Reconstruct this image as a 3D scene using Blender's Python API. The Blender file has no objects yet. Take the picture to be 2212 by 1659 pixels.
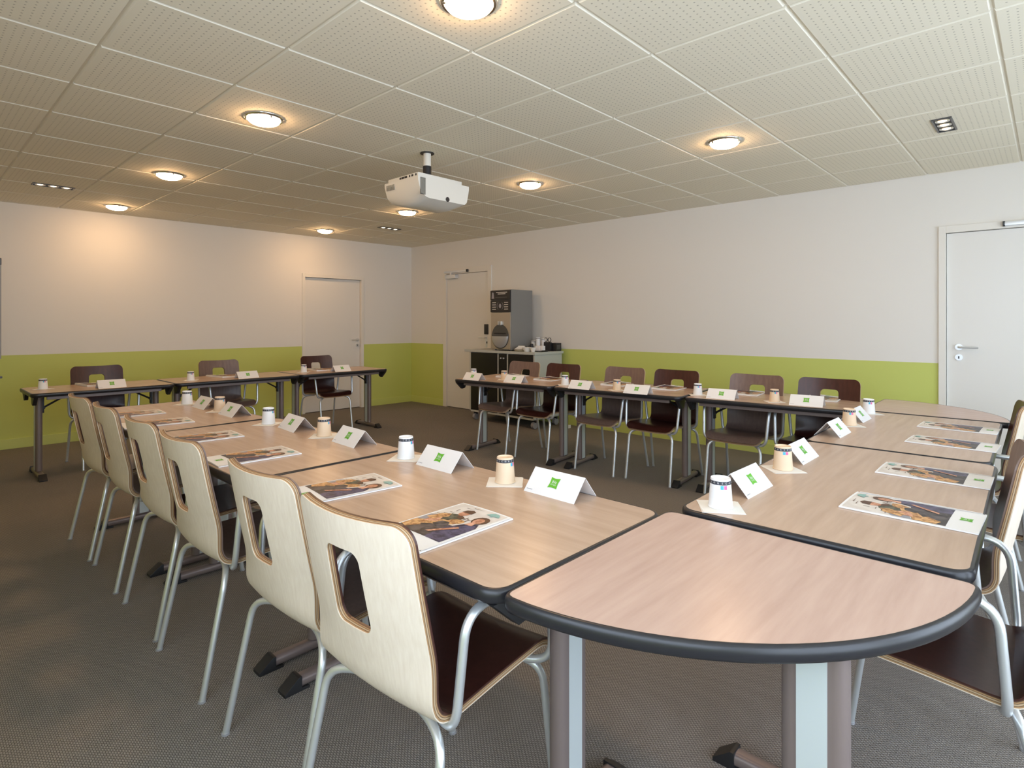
import bpy, bmesh, math, random
from math import sin, cos, pi, radians, sqrt
from mathutils import Vector, Matrix
random.seed(7)
scn = bpy.context.scene
COL = scn.collection

# ------------------------------------------------------------ materials
def newmat(name):
    m = bpy.data.materials.new(name); m.use_nodes = True
    nt = m.node_tree; b = nt.nodes['Principled BSDF']
    return m, nt, b
def P(name, col, rough=.5, metal=0., spec=.5, coat=0.):
    m, nt, b = newmat(name)
    b.inputs['Base Color'].default_value = (*col, 1)
    b.inputs['Roughness'].default_value = rough
    b.inputs['Metallic'].default_value = metal
    b.inputs['Specular IOR Level'].default_value = spec
    b.inputs['Coat Weight'].default_value = coat
    return m
def N(nt, t, **kw):
    n = nt.nodes.new(t)
    for k, v in kw.items(): setattr(n, k, v)
    return n
def math_node(nt, op, a, b=None, c=None):
    n = N(nt, 'ShaderNodeMath', operation=op)
    for i, v in enumerate((a, b, c)):
        if v is None: continue
        if isinstance(v, (int, float)): n.inputs[i].default_value = v
        else: nt.links.new(v, n.inputs[i])
    return n.outputs[0]
def obj_xyz(nt):
    tc = N(nt, 'ShaderNodeTexCoord'); s = N(nt, 'ShaderNodeSeparateXYZ')
    nt.links.new(tc.outputs['Object'], s.inputs[0]); return tc.outputs['Object'], s.outputs
def mixcol(nt, fac, a, b):
    n = N(nt, 'ShaderNodeMix', data_type='RGBA')
    for i, v in ((6, a), (7, b)):
        if isinstance(v, tuple): n.inputs[i].default_value = (*v, 1)
        else: nt.links.new(v, n.inputs[i])
    if isinstance(fac, float): n.inputs[0].default_value = fac
    else: nt.links.new(fac, n.inputs[0])
    return n.outputs[2]
def bump(nt, b, h, strength, dist=.001):
    n = N(nt, 'ShaderNodeBump'); n.inputs['Strength'].default_value = strength
    n.inputs['Distance'].default_value = dist
    nt.links.new(h, n.inputs['Height']); nt.links.new(n.outputs[0], b.inputs['Normal'])
def wood(name, c1, c2, scale=(3, 40, 40), rough=.35, amount=1., spec=.5):
    m, nt, b = newmat(name)
    co, _ = obj_xyz(nt)
    mp = N(nt, 'ShaderNodeMapping'); mp.inputs['Scale'].default_value = scale
    nt.links.new(co, mp.inputs[0])
    n = N(nt, 'ShaderNodeTexNoise'); n.inputs['Scale'].default_value = 1.; n.inputs['Detail'].default_value = 6
    n.inputs['Roughness'].default_value = .6
    nt.links.new(mp.outputs[0], n.inputs[0])
    r = N(nt, 'ShaderNodeValToRGB')
    r.color_ramp.elements[0].position = .3; r.color_ramp.elements[0].color = (*c1, 1)
    r.color_ramp.elements[1].position = .7; r.color_ramp.elements[1].color = (*c2, 1)
    nt.links.new(n.outputs[0], r.inputs[0]); nt.links.new(r.outputs[0], b.inputs['Base Color'])
    b.inputs['Roughness'].default_value = rough
    b.inputs['Specular IOR Level'].default_value = spec
    bump(nt, b, n.outputs[0], .12, .0006)
    return m

def wall_mat(split):
    m, nt, b = newmat('painted_wall')
    co, s = obj_xyz(nt)
    f = math_node(nt, 'GREATER_THAN', s[2], split)
    c = mixcol(nt, f, (.57, .63, .16), (.80, .775, .73))
    nt.links.new(c, b.inputs['Base Color']); b.inputs['Roughness'].default_value = .62
    n = N(nt, 'ShaderNodeTexNoise'); n.inputs['Scale'].default_value = 220; nt.links.new(co, n.inputs[0])
    bump(nt, b, n.outputs[0], .15, .0006)
    return m
def ceil_mat():
    m, nt, b = newmat('perforated_tile')
    co, s = obj_xyz(nt)
    TX, TY, PT = 1.8417, 2.5755, .6
    us = []; ms = []
    for v, o in ((s[0], TX), (s[1], TY)):
        t = math_node(nt, 'FRACT', math_node(nt, 'DIVIDE', math_node(nt, 'SUBTRACT', v, o - 60.), PT))
        e = math_node(nt, 'ABSOLUTE', math_node(nt, 'SUBTRACT', t, .5))
        ms.append(math_node(nt, 'LESS_THAN', e, .455))
        c = math_node(nt, 'SUBTRACT', math_node(nt, 'FRACT', math_node(nt, 'MULTIPLY', t, 20.)), .5)
        us.append(math_node(nt, 'MULTIPLY', c, c))
    d = math_node(nt, 'SQRT', math_node(nt, 'ADD', us[0], us[1]))
    hole = math_node(nt, 'LESS_THAN', d, .13)
    hole = math_node(nt, 'MULTIPLY', hole, math_node(nt, 'MULTIPLY', ms[0], ms[1]))
    c = mixcol(nt, hole, (.84, .785, .645), (.50, .46, .37))
    nt.links.new(c, b.inputs['Base Color']); b.inputs['Roughness'].default_value = .75
    b.inputs['Specular IOR Level'].default_value = .25
    return m
def carpet_mat():
    m, nt, b = newmat('woven_carpet')
    co, s = obj_xyz(nt)
    k = 165.
    sx = math_node(nt, 'SINE', math_node(nt, 'MULTIPLY', s[0], k * pi * 1.0))
    row = math_node(nt, 'FLOOR', math_node(nt, 'MULTIPLY', s[0], k))
    par = math_node(nt, 'MULTIPLY', math_node(nt, 'MODULO', row, 2.), pi)
    sy = math_node(nt, 'SINE', math_node(nt, 'ADD', math_node(nt, 'MULTIPLY', s[1], k * pi * .8), par))
    h = math_node(nt, 'ADD', math_node(nt, 'ABSOLUTE', sx), math_node(nt, 'MULTIPLY', sy, .6))
    n = N(nt, 'ShaderNodeTexNoise'); n.inputs['Scale'].default_value = 330; n.inputs['Detail'].default_value = 2
    nt.links.new(co, n.inputs[0])
    n2 = N(nt, 'ShaderNodeTexNoise'); n2.inputs['Scale'].default_value = 1.1; nt.links.new(co, n2.inputs[0])
    hh = math_node(nt, 'ADD', h, math_node(nt, 'MULTIPLY', n.outputs[0], 3.2))
    t = math_node(nt, 'DIVIDE', hh, 4.4)
    r = N(nt, 'ShaderNodeValToRGB')
    r.color_ramp.elements[0].position = .20; r.color_ramp.elements[0].color = (.045, .040, .036, 1)
    r.color_ramp.elements[1].position = .78; r.color_ramp.elements[1].color = (.47, .43, .395, 1)
    nt.links.new(t, r.inputs[0])
    c = mixcol(nt, math_node(nt, 'MULTIPLY', n2.outputs[0], .4), r.outputs[0], (.13, .11, .095))
    nt.links.new(c, b.inputs['Base Color'])
    b.inputs['Roughness'].default_value = .95; b.inputs['Specular IOR Level'].default_value = .15
    bump(nt, b, hh, .6, .003)
    return m

M_WALL = wall_mat(.985)
M_CEIL = ceil_mat()
M_CARPET = carpet_mat()
M_TBAR = P('ceiling_bar', (.82, .77, .65), .5)
M_WHITE = P('white_paint', (.80, .77, .71), .4)
M_DOORW = P('white_door', (.78, .76, .72), .35)
M_SKIRT = P('green_skirting', (.59, .65, .18), .45)
M_TOP = wood('beech_laminate', (.465, .325, .235), (.57, .415, .31), (2.2, 26, 26), .27)
M_TOPY = wood('beech_laminate_cross', (.465, .325, .235), (.57, .415, .31), (26, 2.2, 26), .27)
M_TOPP = wood('pink_beech_laminate', (.51, .35, .29), (.59, .425, .355), (3, 30, 30), .27)
M_EDGE = P('black_edging', (.018, .018, .022), .32)
M_COLUMN = P('mauve_brown_metal', (.215, .168, .158), .38, .25)
M_SILVER = P('silver_strip', (.60, .65, .66), .38, .25)
M_BLACK = P('black_plastic', (.015, .015, .017), .45)
M_BIRCH = wood('birch_veneer', (.71, .60, .49), (.79, .69, .58), (110, 110, 7), .42)
M_PLYT = P('ply_tan', (.40, .235, .11), .55)
M_PLYL = P('ply_light', (.50, .36, .22), .55)
M_PLYD = P('ply_dark', (.11, .055, .03), .55)
M_MAROON = wood('maroon_veneer', (.042, .012, .009), (.066, .020, .015), (60, 60, 5), .3)
M_TAUPE = wood('taupe_veneer', (.150, .098, .083), (.20, .135, .112), (60, 60, 5), .35)
M_STEEL = P('satin_steel', (.76, .79, .82), .34, .7)
M_CHROME = P('chrome', (.7, .69, .66), .18, 1.)
M_PAPER = P('white_paper', (.84, .84, .85), .6)
M_NAPKIN = P('napkin_paper', (.82, .79, .74), .85)
M_CUPW = P('white_cup_paper', (.86, .87, .88), .5)
M_CUPK = P('kraft_cup_paper', (.80, .62, .44), .55)
M_BAND = P('dark_print', (.04, .045, .06), .5)
M_PBLUE = P('blue_print', (.08, .45, .65), .5)
M_PPINK = P('pink_print', (.75, .14, .35), .5)
M_GREEN = P('green_print', (.13, .45, .03), .5)
M_INK = P('ink_black', (.03, .03, .035), .5)
M_COVER = P('cover_beige', (.72, .66, .60), .35)
M_SKIN = P('print_skin', (.66, .32, .20), .4)
M_ORANGE = P('print_orange', (.58, .30, .11), .4)
M_DKPANT = P('print_dark_trousers', (.045, .04, .06), .4)
M_NAVY = P('print_navy', (.045, .042, .085), .4)
M_OLIVE = P('print_olive', (.06, .065, .04), .4)
M_HAIR = P('print_hair', (.10, .045, .025), .4)
M_TEAL = P('print_teal', (.25, .45, .42), .4)
M_GREYL = P('print_grey', (.30, .30, .34), .4)
M_PROJ = P('projector_white', (.76, .73, .66), .4)
M_VENT = P('vent_grey', (.30, .29, .25), .5)
M_COUNTER = P('grey_laminate', (.47, .49, .46), .4)
M_CABLACK = P('black_cabinet', (.012, .011, .012), .25)
M_MGREY = P('machine_grey', (.25, .25, .245), .4, .2)
M_MSILV = P('machine_brushed', (.46, .41, .34), .33, .6)
M_DOME = P('machine_dome', (.48, .48, .48), .3, .4)
M_DARKS = P('dark_steel', (.10, .10, .10), .3, .5)
M_CERAM = P('white_ceramic', (.80, .79, .75), .25)
M_CREAM = P('cream_plate', (.78, .70, .50), .35)
M_CAST = P('caster_grey', (.30, .30, .32), .5)

def PN(name, c1, c2, scale, rough=.38):
    m, nt, b = newmat(name)
    co, _ = obj_xyz(nt)
    n = N(nt, 'ShaderNodeTexNoise'); n.inputs['Scale'].default_value = scale; n.inputs['Detail'].default_value = 4; n.inputs['Distortion'].default_value = .8
    nt.links.new(co, n.inputs[0]); r = N(nt, 'ShaderNodeValToRGB')
    r.color_ramp.elements[0].position = .38; r.color_ramp.elements[0].color = (*c1, 1)
    r.color_ramp.elements[1].position = .60; r.color_ramp.elements[1].color = (*c2, 1)
    nt.links.new(n.outputs[0], r.inputs[0]); nt.links.new(r.outputs[0], b.inputs['Base Color']); b.inputs['Roughness'].default_value = rough
    return m
M_SKIN = PN('print_skin', (.42, .17, .09), (.74, .40, .27), 60)
M_ORANGE = PN('print_orange', (.30, .12, .035), (.72, .42, .18), 70)
M_DKPANT = PN('print_dark_trousers', (.018, .015, .02), (.10, .085, .09), 30)
M_NAVY = PN('print_navy', (.02, .018, .05), (.10, .09, .17), 40)
M_OLIVE = PN('print_olive', (.03, .032, .02), (.12, .12, .08), 45)
M_COVER = PN('cover_beige', (.66, .60, .55), (.76, .71, .66), 14)
def emis(name, col, s):
    m = bpy.data.materials.new(name); m.use_nodes = True; nt = m.node_tree; nt.nodes.clear()
    e = N(nt, 'ShaderNodeEmission'); o = N(nt, 'ShaderNodeOutputMaterial')
    e.inputs[0].default_value = (*col, 1); e.inputs[1].default_value = s
    nt.links.new(e.outputs[0], o.inputs[0]); return m
M_LAMP = emis('warm_lamp', (1., .61, .31), 98.)
M_SPOT = emis('spot_lamp', (1., .80, .56), 4.)
def glass():
    m = bpy.data.materials.new('window_glass'); m.use_nodes = True; nt = m.node_tree; nt.nodes.clear()
    t = N(nt, 'ShaderNodeBsdfTransparent'); g = N(nt, 'ShaderNodeBsdfGlossy'); x = N(nt, 'ShaderNodeMixShader')
    g.inputs['Roughness'].default_value = .02; x.inputs[0].default_value = .06
    o = N(nt, 'ShaderNodeOutputMaterial')
    nt.links.new(t.outputs[0], x.inputs[1]); nt.links.new(g.outputs[0], x.inputs[2]); nt.links.new(x.outputs[0], o.inputs[0])
    return m
M_GLASS = glass()

# ------------------------------------------------------------ mesh helper
class MB:
    def __init__(s): s.v = []; s.f = []; s.m = []; s.mats = []
    def mi(s, mat):
        if mat not in s.mats: s.mats.append(mat)
        return s.mats.index(mat)
    def add(s, verts, faces, mat):
        o = len(s.v); k = s.mi(mat)
        s.v += [tuple(v) for v in verts]
        for f in faces: s.f.append(tuple(i + o for i in f)); s.m.append(k)
        return s
    def bm(s, bm, mat, mtx=None):
        if mtx is not None: bm.transform(mtx)
        bm.verts.index_update()
        s.add([v.co[:] for v in bm.verts], [[v.index for v in f.verts] for f in bm.faces], mat); bm.free(); return s
    def box(s, x0, x1, y0, y1, z0, z1, mat, bev=0., mtx=None):
        bm = bmesh.new(); bmesh.ops.create_cube(bm, size=1)
        bm.transform(Matrix.Translation(((x0+x1)/2, (y0+y1)/2, (z0+z1)/2)) @ Matrix.Diagonal((x1-x0, y1-y0, z1-z0, 1)))
        if bev: bmesh.ops.bevel(bm, geom=bm.edges[:], offset=bev, segments=2, profile=.7, affect='EDGES')
        return s.bm(bm, mat, mtx)
    def prism(s, poly, z0, z1, mat, mtx=None, bev=0.):
        bm = bmesh.new(); n = len(poly)
        a = [bm.verts.new((p[0], p[1], z0)) for p in poly]; b = [bm.verts.new((p[0], p[1], z1)) for p in poly]
        bm.faces.new(a[::-1]); bm.faces.new(b)
        for i in range(n): bm.faces.new((a[i], a[(i+1) % n], b[(i+1) % n], b[i]))
        bmesh.ops.recalc_face_normals(bm, faces=bm.faces)
        if bev: bmesh.ops.bevel(bm, geom=bm.edges[:], offset=bev, segments=2, profile=.7, affect='EDGES')
        return s.bm(bm, mat, mtx)
    def flat(s, poly, z, mat, mtx=None):
        vs = [Vector((p[0], p[1], z)) for p in poly]
        if mtx is not None: vs = [mtx @ v for v in vs]
        return s.add(vs, [range(len(vs))], mat)
    def lathe(s, prof, mat, seg=24, c=(0, 0, 0), mtx=None):
        vs = []; fs = []; n = len(prof)
        for i in range(seg):
            a = 2*pi*i/seg
            for r, z in prof: vs.append(Vector((c[0]+r*cos(a), c[1]+r*sin(a), c[2]+z)))
        for i in range(seg):
            j = (i+1) % seg
            for k in range(n-1): fs.append((i*n+k, j*n+k, j*n+k+1, i*n+k+1))
        if mtx is not None: vs = [mtx @ v for v in vs]
        return s.add(vs, fs, mat)
    def cyl(s, r, z0, z1, mat, seg=24, c=(0, 0), mtx=None):
        return s.prism([(c[0]+r*cos(2*pi*i/seg), c[1]+r*sin(2*pi*i/seg)) for i in range(seg)], z0, z1, mat, mtx)
    def tube(s, pts, r, mat, seg=10, caps=True, ry=None):
        pts = [Vector(p) for p in pts]; n = len(pts); vs = []; fs = []
        t0 = (pts[1]-pts[0]).normalized()
        up = Vector((0, 0, 1)) if abs(t0.z) < .9 else Vector((1, 0, 0))
        a = t0.cross(up).normalized(); prev = t0
        for i, p in enumerate(pts):
            t = (pts[min(i+1, n-1)] - pts[max(i-1, 0)]).normalized()
            q = prev.rotation_difference(t); a = (q @ a); a = (a - t*a.dot(t)).normalized(); prev = t
            b = t.cross(a)
            for k in range(seg):
                w = 2*pi*k/seg; vs.append(p + a*cos(w)*r + b*sin(w)*(ry or r))
        for i in range(n-1):
            for k in range(seg):
                l = (k+1) % seg; fs.append((i*seg+k, i*seg+l, (i+1)*seg+l, (i+1)*seg+k))
        if caps: fs.append(tuple(range(seg))[::-1]); fs.append(tuple(range((n-1)*seg, n*seg)))
        return s.add(vs, fs, mat)
    def obj(s, name, parent=None, smooth=35, loc=None, rz=None):
        me = bpy.data.meshes.new(name); me.from_pydata(s.v, [], s.f)
        for m in s.mats: me.materials.append(m)
        me.polygons.foreach_set('material_index', s.m)
        if smooth:
            me.polygons.foreach_set('use_smooth', [True]*len(me.polygons))
            me.update(); me.set_sharp_from_angle(angle=radians(smooth))
        me.update()
        o = bpy.data.objects.new(name, me); COL.objects.link(o)
        if parent: o.parent = parent
        if loc: o.location = loc
        if rz is not None: o.rotation_euler = (0, 0, rz)
        return o
def fillet(pts, r, n=6):
    pts = [Vector(p) for p in pts]; out = [pts[0]]
    for i in range(1, len(pts)-1):
        a, b, c = pts[i-1], pts[i], pts[i+1]
        u = (a-b); v = (c-b); rr = min(r, u.length*.48, v.length*.48)
        p0 = b+u.normalized()*rr; p1 = b+v.normalized()*rr
        for k in range(n+1):
            t = k/n; out.append(p0*(1-t)**2 + b*2*t*(1-t) + p1*t*t)
    out.append(pts[-1]); return out
def rrect(x0, x1, y0, y1, r, n=8):
    out = []
    for cx, cy, a0 in ((x1-r, y1-r, 0), (x0+r, y1-r, 90), (x0+r, y0+r, 180), (x1-r, y0+r, 270)):
        for k in range(n+1):
            a = radians(a0+90*k/n); out.append((cx+r*cos(a), cy+r*sin(a)))
    return out
def tag(o, label, cat, group=None):
    o['label'] = label; o['category'] = cat
    if group: o['group'] = group
    return o
def thing(name, label, cat, loc=(0, 0, 0), rz=0., group=None):
    o = bpy.data.objects.new(name, None); COL.objects.link(o); o.empty_display_size = .1
    o.location = loc; o.rotation_euler = (0, 0, rz)
    return tag(o, label, cat, group)
def struct(o): o['kind'] = 'structure'; return o
def copy_tree(o, parent=None):
    c = o.copy(); COL.objects.link(c); c.parent = parent
    for ch in list(o.children): copy_tree(ch, c)
    return c
_proto = {}
def place(key, maker, label, cat, loc, rz, group):
    if key not in _proto:
        o = maker(); _proto[key] = o
    else:
        o = copy_tree(_proto[key])
    o.location = loc; o.rotation_euler = (0, 0, rz)
    return tag(o, label, cat, group)

# ------------------------------------------------------------ lettering
def text_mesh(mb, txt, size, mtx, mat, align='CENTER'):
    cu = bpy.data.curves.new('lettering', 'FONT'); cu.body = txt; cu.size = size
    cu.align_x = align; cu.align_y = 'CENTER'; cu.resolution_u = 2
    o = bpy.data.objects.new('lettering', cu); COL.objects.link(o)
    dg = bpy.context.evaluated_depsgraph_get(); me = o.evaluated_get(dg).to_mesh()
    vs = [mtx @ v.co for v in me.vertices]; fs = [tuple(p.vertices) for p in me.polygons]
    o.evaluated_get(dg).to_mesh_clear()
    bpy.data.objects.remove(o); bpy.data.curves.remove(cu)
    if fs: mb.add(vs, fs, mat)
def logo(mb, mtx, s=.036):
    h = s/2; pts = []
    cs = [(-h, -h), (h, -h), (h, h), (-h, h)]
    for i in range(4):
        a = Vector(cs[i]); b = Vector(cs[(i+1) % 4]); nrm = Vector((-(b-a).y, (b-a).x)).normalized()
        for k in range(6):
            t = k/6; pts.append(tuple(a*(1-t)+b*t + nrm*(.07*s*sin(pi*t))))
    # fan so the concave outline fills properly
    c = len(pts); vs = [mtx @ Vector((x, y, .0004)) for x, y in pts] + [mtx @ Vector((0, 0, .0004))]
    mb.add(vs, [(i, (i+1) % c, c) for i in range(c)], M_GREEN)
    text_mesh(mb, 'ibis', s*.40, mtx @ Matrix.Translation((0, s*.10, .0008)), M_PAPER)
    text_mesh(mb, 'STYLES', s*.19, mtx @ Matrix.Translation((0, -s*.17, .0008)), M_PAPER)

# ------------------------------------------------------------ camera
CAMH = 1.332; YAW = 43.05
cam = bpy.data.cameras.new('camera'); co = bpy.data.objects.new('camera', cam); COL.objects.link(co)
cam.sensor_fit = 'HORIZONTAL'; cam.sensor_width = 36.; cam.lens = 1248./2212.*36.
cam.shift_y = -(829.5-696.3)/2212.
cam.clip_start = .02; cam.clip_end = 100
co.location = (0, 0, CAMH); co.rotation_euler = (pi/2, 0, radians(YAW-90))
scn.camera = co

# ------------------------------------------------------------ room shell
CX, CY, CZ = 5.97, 7.90, 2.594
XW, YS = -.46, -1.55
A_E = math.atan2(.09, 7.9)      # wall_east leans out slightly towards the camera side
A_N = math.atan2(.12, 5.22)
b = MB(); b.box(XW-.3, CX+.5, YS-.3, CY+.5, -.1, 0, M_CARPET); struct(b.obj('floor', smooth=0))
# ceiling: tiles with bevelled edges and the bars between them
b = MB(); TX, TY = 1.8417, 2.5755
b.box(XW-.3, CX+.5, YS-.3, CY+.5, CZ+.010, CZ+.1, M_TBAR)
for i in range(-5, 9):
    for j in range(-8, 11):
        x0, y0 = TX+.6*i, TY+.6*j
        g = .0045; e = .0105
        a = [(x0+g, y0+g), (x0+.6-g, y0+g), (x0+.6-g, y0+.6-g), (x0+g, y0+.6-g)]
        c = [(x0+e, y0+e), (x0+.6-e, y0+e), (x0+.6-e, y0+.6-e), (x0+e, y0+.6-e)]
        vs = [(*p, CZ+.011) for p in a] + [(*p, CZ) for p in c]
        b.add(vs[4:], [(3, 2, 1, 0)], M_CEIL)
        b.add(vs, [(k, (k+1) % 4, 4+(k+1) % 4, 4+k)[::-1] for k in range(4)], M_TBAR)
struct(b.obj('ceiling', smooth=0))
H2 = CZ+.05
def wall(name, org, ang, spans):
    """spans: boxes (u0,u1,z0,z1) in wall coordinates, thickness behind the face"""
    b = MB()
    for u0, u1, z0, z1 in spans: b.box(u0, u1, 0, .15, z0, z1, M_WALL)
    for u0, u1 in ((.80, 1.93), (7.17, 8.26)): b.box(u0, u1, .135, .16, -.02, 2.25, M_WALL)  # unseen backing added behind the doors, blocks sky light leaking through their gaps
    o = b.obj(name, smooth=0); o.location = (*org, 0); o.rotation_euler = (0, 0, ang); return struct(o)
# east wall: local +x runs from the corner towards the camera side (-y), local +y points outside (+x)
EA = -pi/2 + A_E
wall('wall_east', (CX, CY), EA, [(0, .83, 0, H2), (.83, 1.90, 2.175, H2), (1.90, 7.20, 0, H2), (7.20, 8.23, 2.14, H2), (8.23, 9.8, 0, H2)])
# north wall: local +x towards -x world, outside +y
def wall_n():
    b = MB()
    for u0, u1, z0, z1 in [(-7.0, -1.93, 0, H2), (-1.93, -.92, 2.045, H2), (-.92, 0.15, 0, H2)]:
        b.box(u0, u1, 0, .15, z0, z1, M_WALL)
    b.box(-1.96, -.89, .135, .16, -.02, 2.1, M_WALL)  # added hidden backing, keeps outside light from showing round the door leaf
    o = b.obj('wall_north', smooth=0); o.location = (CX, CY, 0); o.rotation_euler = (0, 0, -A_N); return struct(o)
wall_n()
# west wall with a wide window, south wall with two
WZ0, WZ1 = .75, 2.45
b = MB()
WY0, WY1 = -1.30, 1.3
b.box(XW-.2, XW, YS-.2, WY0, 0, H2, M_WALL); b.box(XW-.2, XW, WY1, CY+.4, 0, H2, M_WALL)
b.box(XW-.2, XW, WY0, WY1, 0, WZ0, M_WALL); b.box(XW-.2, XW, WY0, WY1, WZ1, H2, M_WALL)
struct(b.obj('wall_west', smooth=0))
SW = [(-.30, 1.6), (1.8, 3.7), (4.2, 5.3)]
SZ0, SZ1 = .12, 2.42
b = MB()
for x0, x1 in ((XW, -.30), (1.6, 1.8), (3.7, 4.2), (5.3, CX+.4)): b.box(x0, x1, YS-.2, YS, 0, H2, M_WALL)
for x0, x1 in SW: b.box(x0, x1, YS-.2, YS, 0, SZ0, M_WALL); b.box(x0, x1, YS-.2, YS, SZ1, H2, M_WALL)
struct(b.obj('wall_south', smooth=0))
def window(name, w, z0, z1, loc, rz):
    b = MB(); t = .05
    b.box(0, w, -.03, .03, z0, z0+t, M_WHITE); b.box(0, w, -.03, .03, z1-t, z1, M_WHITE)
    b.box(0, t, -.03, .03, z0+t, z1-t, M_WHITE); b.box(w-t, w, -.03, .03, z0+t, z1-t, M_WHITE)
    b.box(w/2-.03, w/2+.03, -.03, .03, z0+t, z1-t, M_WHITE)
    f = b.obj(name, smooth=0, loc=loc, rz=rz); struct(f)
    p = MB(); p.box(t, w-t, -.004, .004, z0+t, z1-t, M_GLASS); p.obj('pane', f, 0)
    return f
window('window_1', WY1-WY0, WZ0, WZ1, (XW-.1, WY0, 0), pi/2)
for k, (x0, x1) in enumerate(SW): window('window_%d' % (k+2), x1-x0, SZ0, SZ1, (x0, YS-.1, 0), 0)
def portal(w, h, loc, rot):
    l = bpy.data.lights.new('daylight_portal', 'AREA'); l.shape = 'RECTANGLE'; l.size = w; l.size_y = h
    l.cycles.is_portal = True
    o = bpy.data.objects.new('daylight_portal', l); COL.objects.link(o); o.location = loc; o.rotation_euler = rot
portal(WY1-WY0, WZ1-WZ0, (XW-.22, (WY0+WY1)/2, (WZ0+WZ1)/2), (pi/2, 0, -pi/2))
for x0, x1 in SW: portal(x1-x0, SZ1-SZ0, ((x0+x1)/2, YS-.22, (SZ0+SZ1)/2), (pi/2, 0, 0))
# skirting boards
def skirt(name, org, ang, segs, sgn=1):
    b = MB()
    for u0, u1 in segs: b.box(u0, u1, -.014, 0, 0, .105, M_SKIRT, .003)
    o = b.obj(name, smooth=0); o.location = (*org, 0); o.rotation_euler = (0, 0, ang); struct(o)
skirt('baseboard_east', (CX, CY), EA, [(0, .83), (1.90, 7.20), (8.23, 9.4)])
skirt('baseboard_north', (CX, CY), -A_N, [(-6.4, -1.93), (-.92, 0)])

# ------------------------------------------------------------ doors (structure)
def lever(name, parent, u, z, length, rosette=True):
    b = MB(); rx = Matrix.Translation((u, 0, z)) @ Matrix.Rotation(pi/2, 4, 'X')
    b.cyl(.026, 0, .010, M_STEEL, 20, mtx=rx)
    b.tube(fillet([(u, -.005, z), (u, -.055, z), (u+length, -.055, z)], .02), .009, M_STEEL)
    b.obj(name, parent)
    c = MB(); r2 = Matrix.Translation((u, 0, z-.085)) @ Matrix.Rotation(pi/2, 4, 'X')
    c.cyl(.026, 0, .010, M_STEEL, 20, mtx=r2)
    c.box(u-.004, u+.004, -.012, -.009, z-.097, z-.075, M_BLACK)
    c.obj('key_escutcheon', parent)
def door(name, org, ang, u0, u1, ztop, fr, leafback, lev=None):
    """frame from u0 to u1; leaf inside"""
    b = MB()
    b.box(u0, u0+fr, -.018, .13, 0, ztop, M_WHITE, .003); b.box(u1-fr, u1, -.018, .13, 0, ztop, M_WHITE, .003)
    b.box(u0+fr, u1-fr, -.018, .13, ztop-fr*1.15, ztop, M_WHITE, .003)
    f = b.obj(name, smooth=0, loc=(*org, 0), rz=ang); struct(f)
    l = MB(); l.box(u0+fr+.003, u1-fr-.003, leafback, leafback+.04, .008, ztop-fr*1.15-.004, M_DOORW, .002)
    lo = l.obj('door_leaf', f, 0)
    return f, lo
# door_1: in the north wall near the corner (white, recessed)
f, lo = door('door_1', (CX, CY), -A_N, -1.93, -.92, 2.045, .045, .03)
h = lever('door_handle', lo, -1.01, 1.06, -.12)
for o in lo.children: o.location.y = .03
# door_2: in the east wall behind the coffee machine
f, lo = door('door_2', (CX, CY), EA, .83, 1.90, 2.175, .075, .004)
b = MB(); b.box(1.765, 1.845, -.03, .0, 1.155, 1.305, M_BLACK, .006); b.obj('card_reader', lo, 30)
b = MB(); b.box(1.775, 1.835, -.008, .004, .965, 1.13, M_STEEL, .003)
b.tube(fillet([(1.80, -.005, 1.107), (1.80, -.055, 1.107), (1.68, -.055, 1.107)], .02), .009, M_STEEL)
b.box(1.797, 1.813, -.012, -.006, 1.02, 1.05, M_BLACK); b.obj('door_handle', lo)
b = MB(); b.box(.93, 1.17, -.07, 0, 2.015, 2.075, M_STEEL, .008); b.box(.88, 1.42, -.045, -.02, 2.105, 2.135, M_STEEL, .003)
b.box(1.03, 1.06, -.05, -.03, 2.075, 2.105, M_STEEL); b.box(1.395, 1.42, -.05, -.019, 2.100, 2.14, M_BLACK)
b.obj('door_closer', f)
# door_3: at the right edge of the picture
f, lo = door('door_3', (CX, CY), EA, 7.20, 8.23, 2.14, .05, .012)
lever('door_handle', lo, 7.335, 1.126, .13)
for o in lo.children: o.location.y = .012
b = MB(); b.box(7.62, 8.10, -.045, -.02, 2.10, 2.13, M_STEEL, .003); b.box(7.615, 7.63, -.045, -.019, 2.095, 2.135, M_BLACK)
b.box(7.95, 8.15, -.07, 0, 2.00, 2.06, M_STEEL, .008); b.box(8.04, 8.07, -.05, -.03, 2.06, 2.10, M_STEEL); b.obj('door_closer', f)

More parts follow.
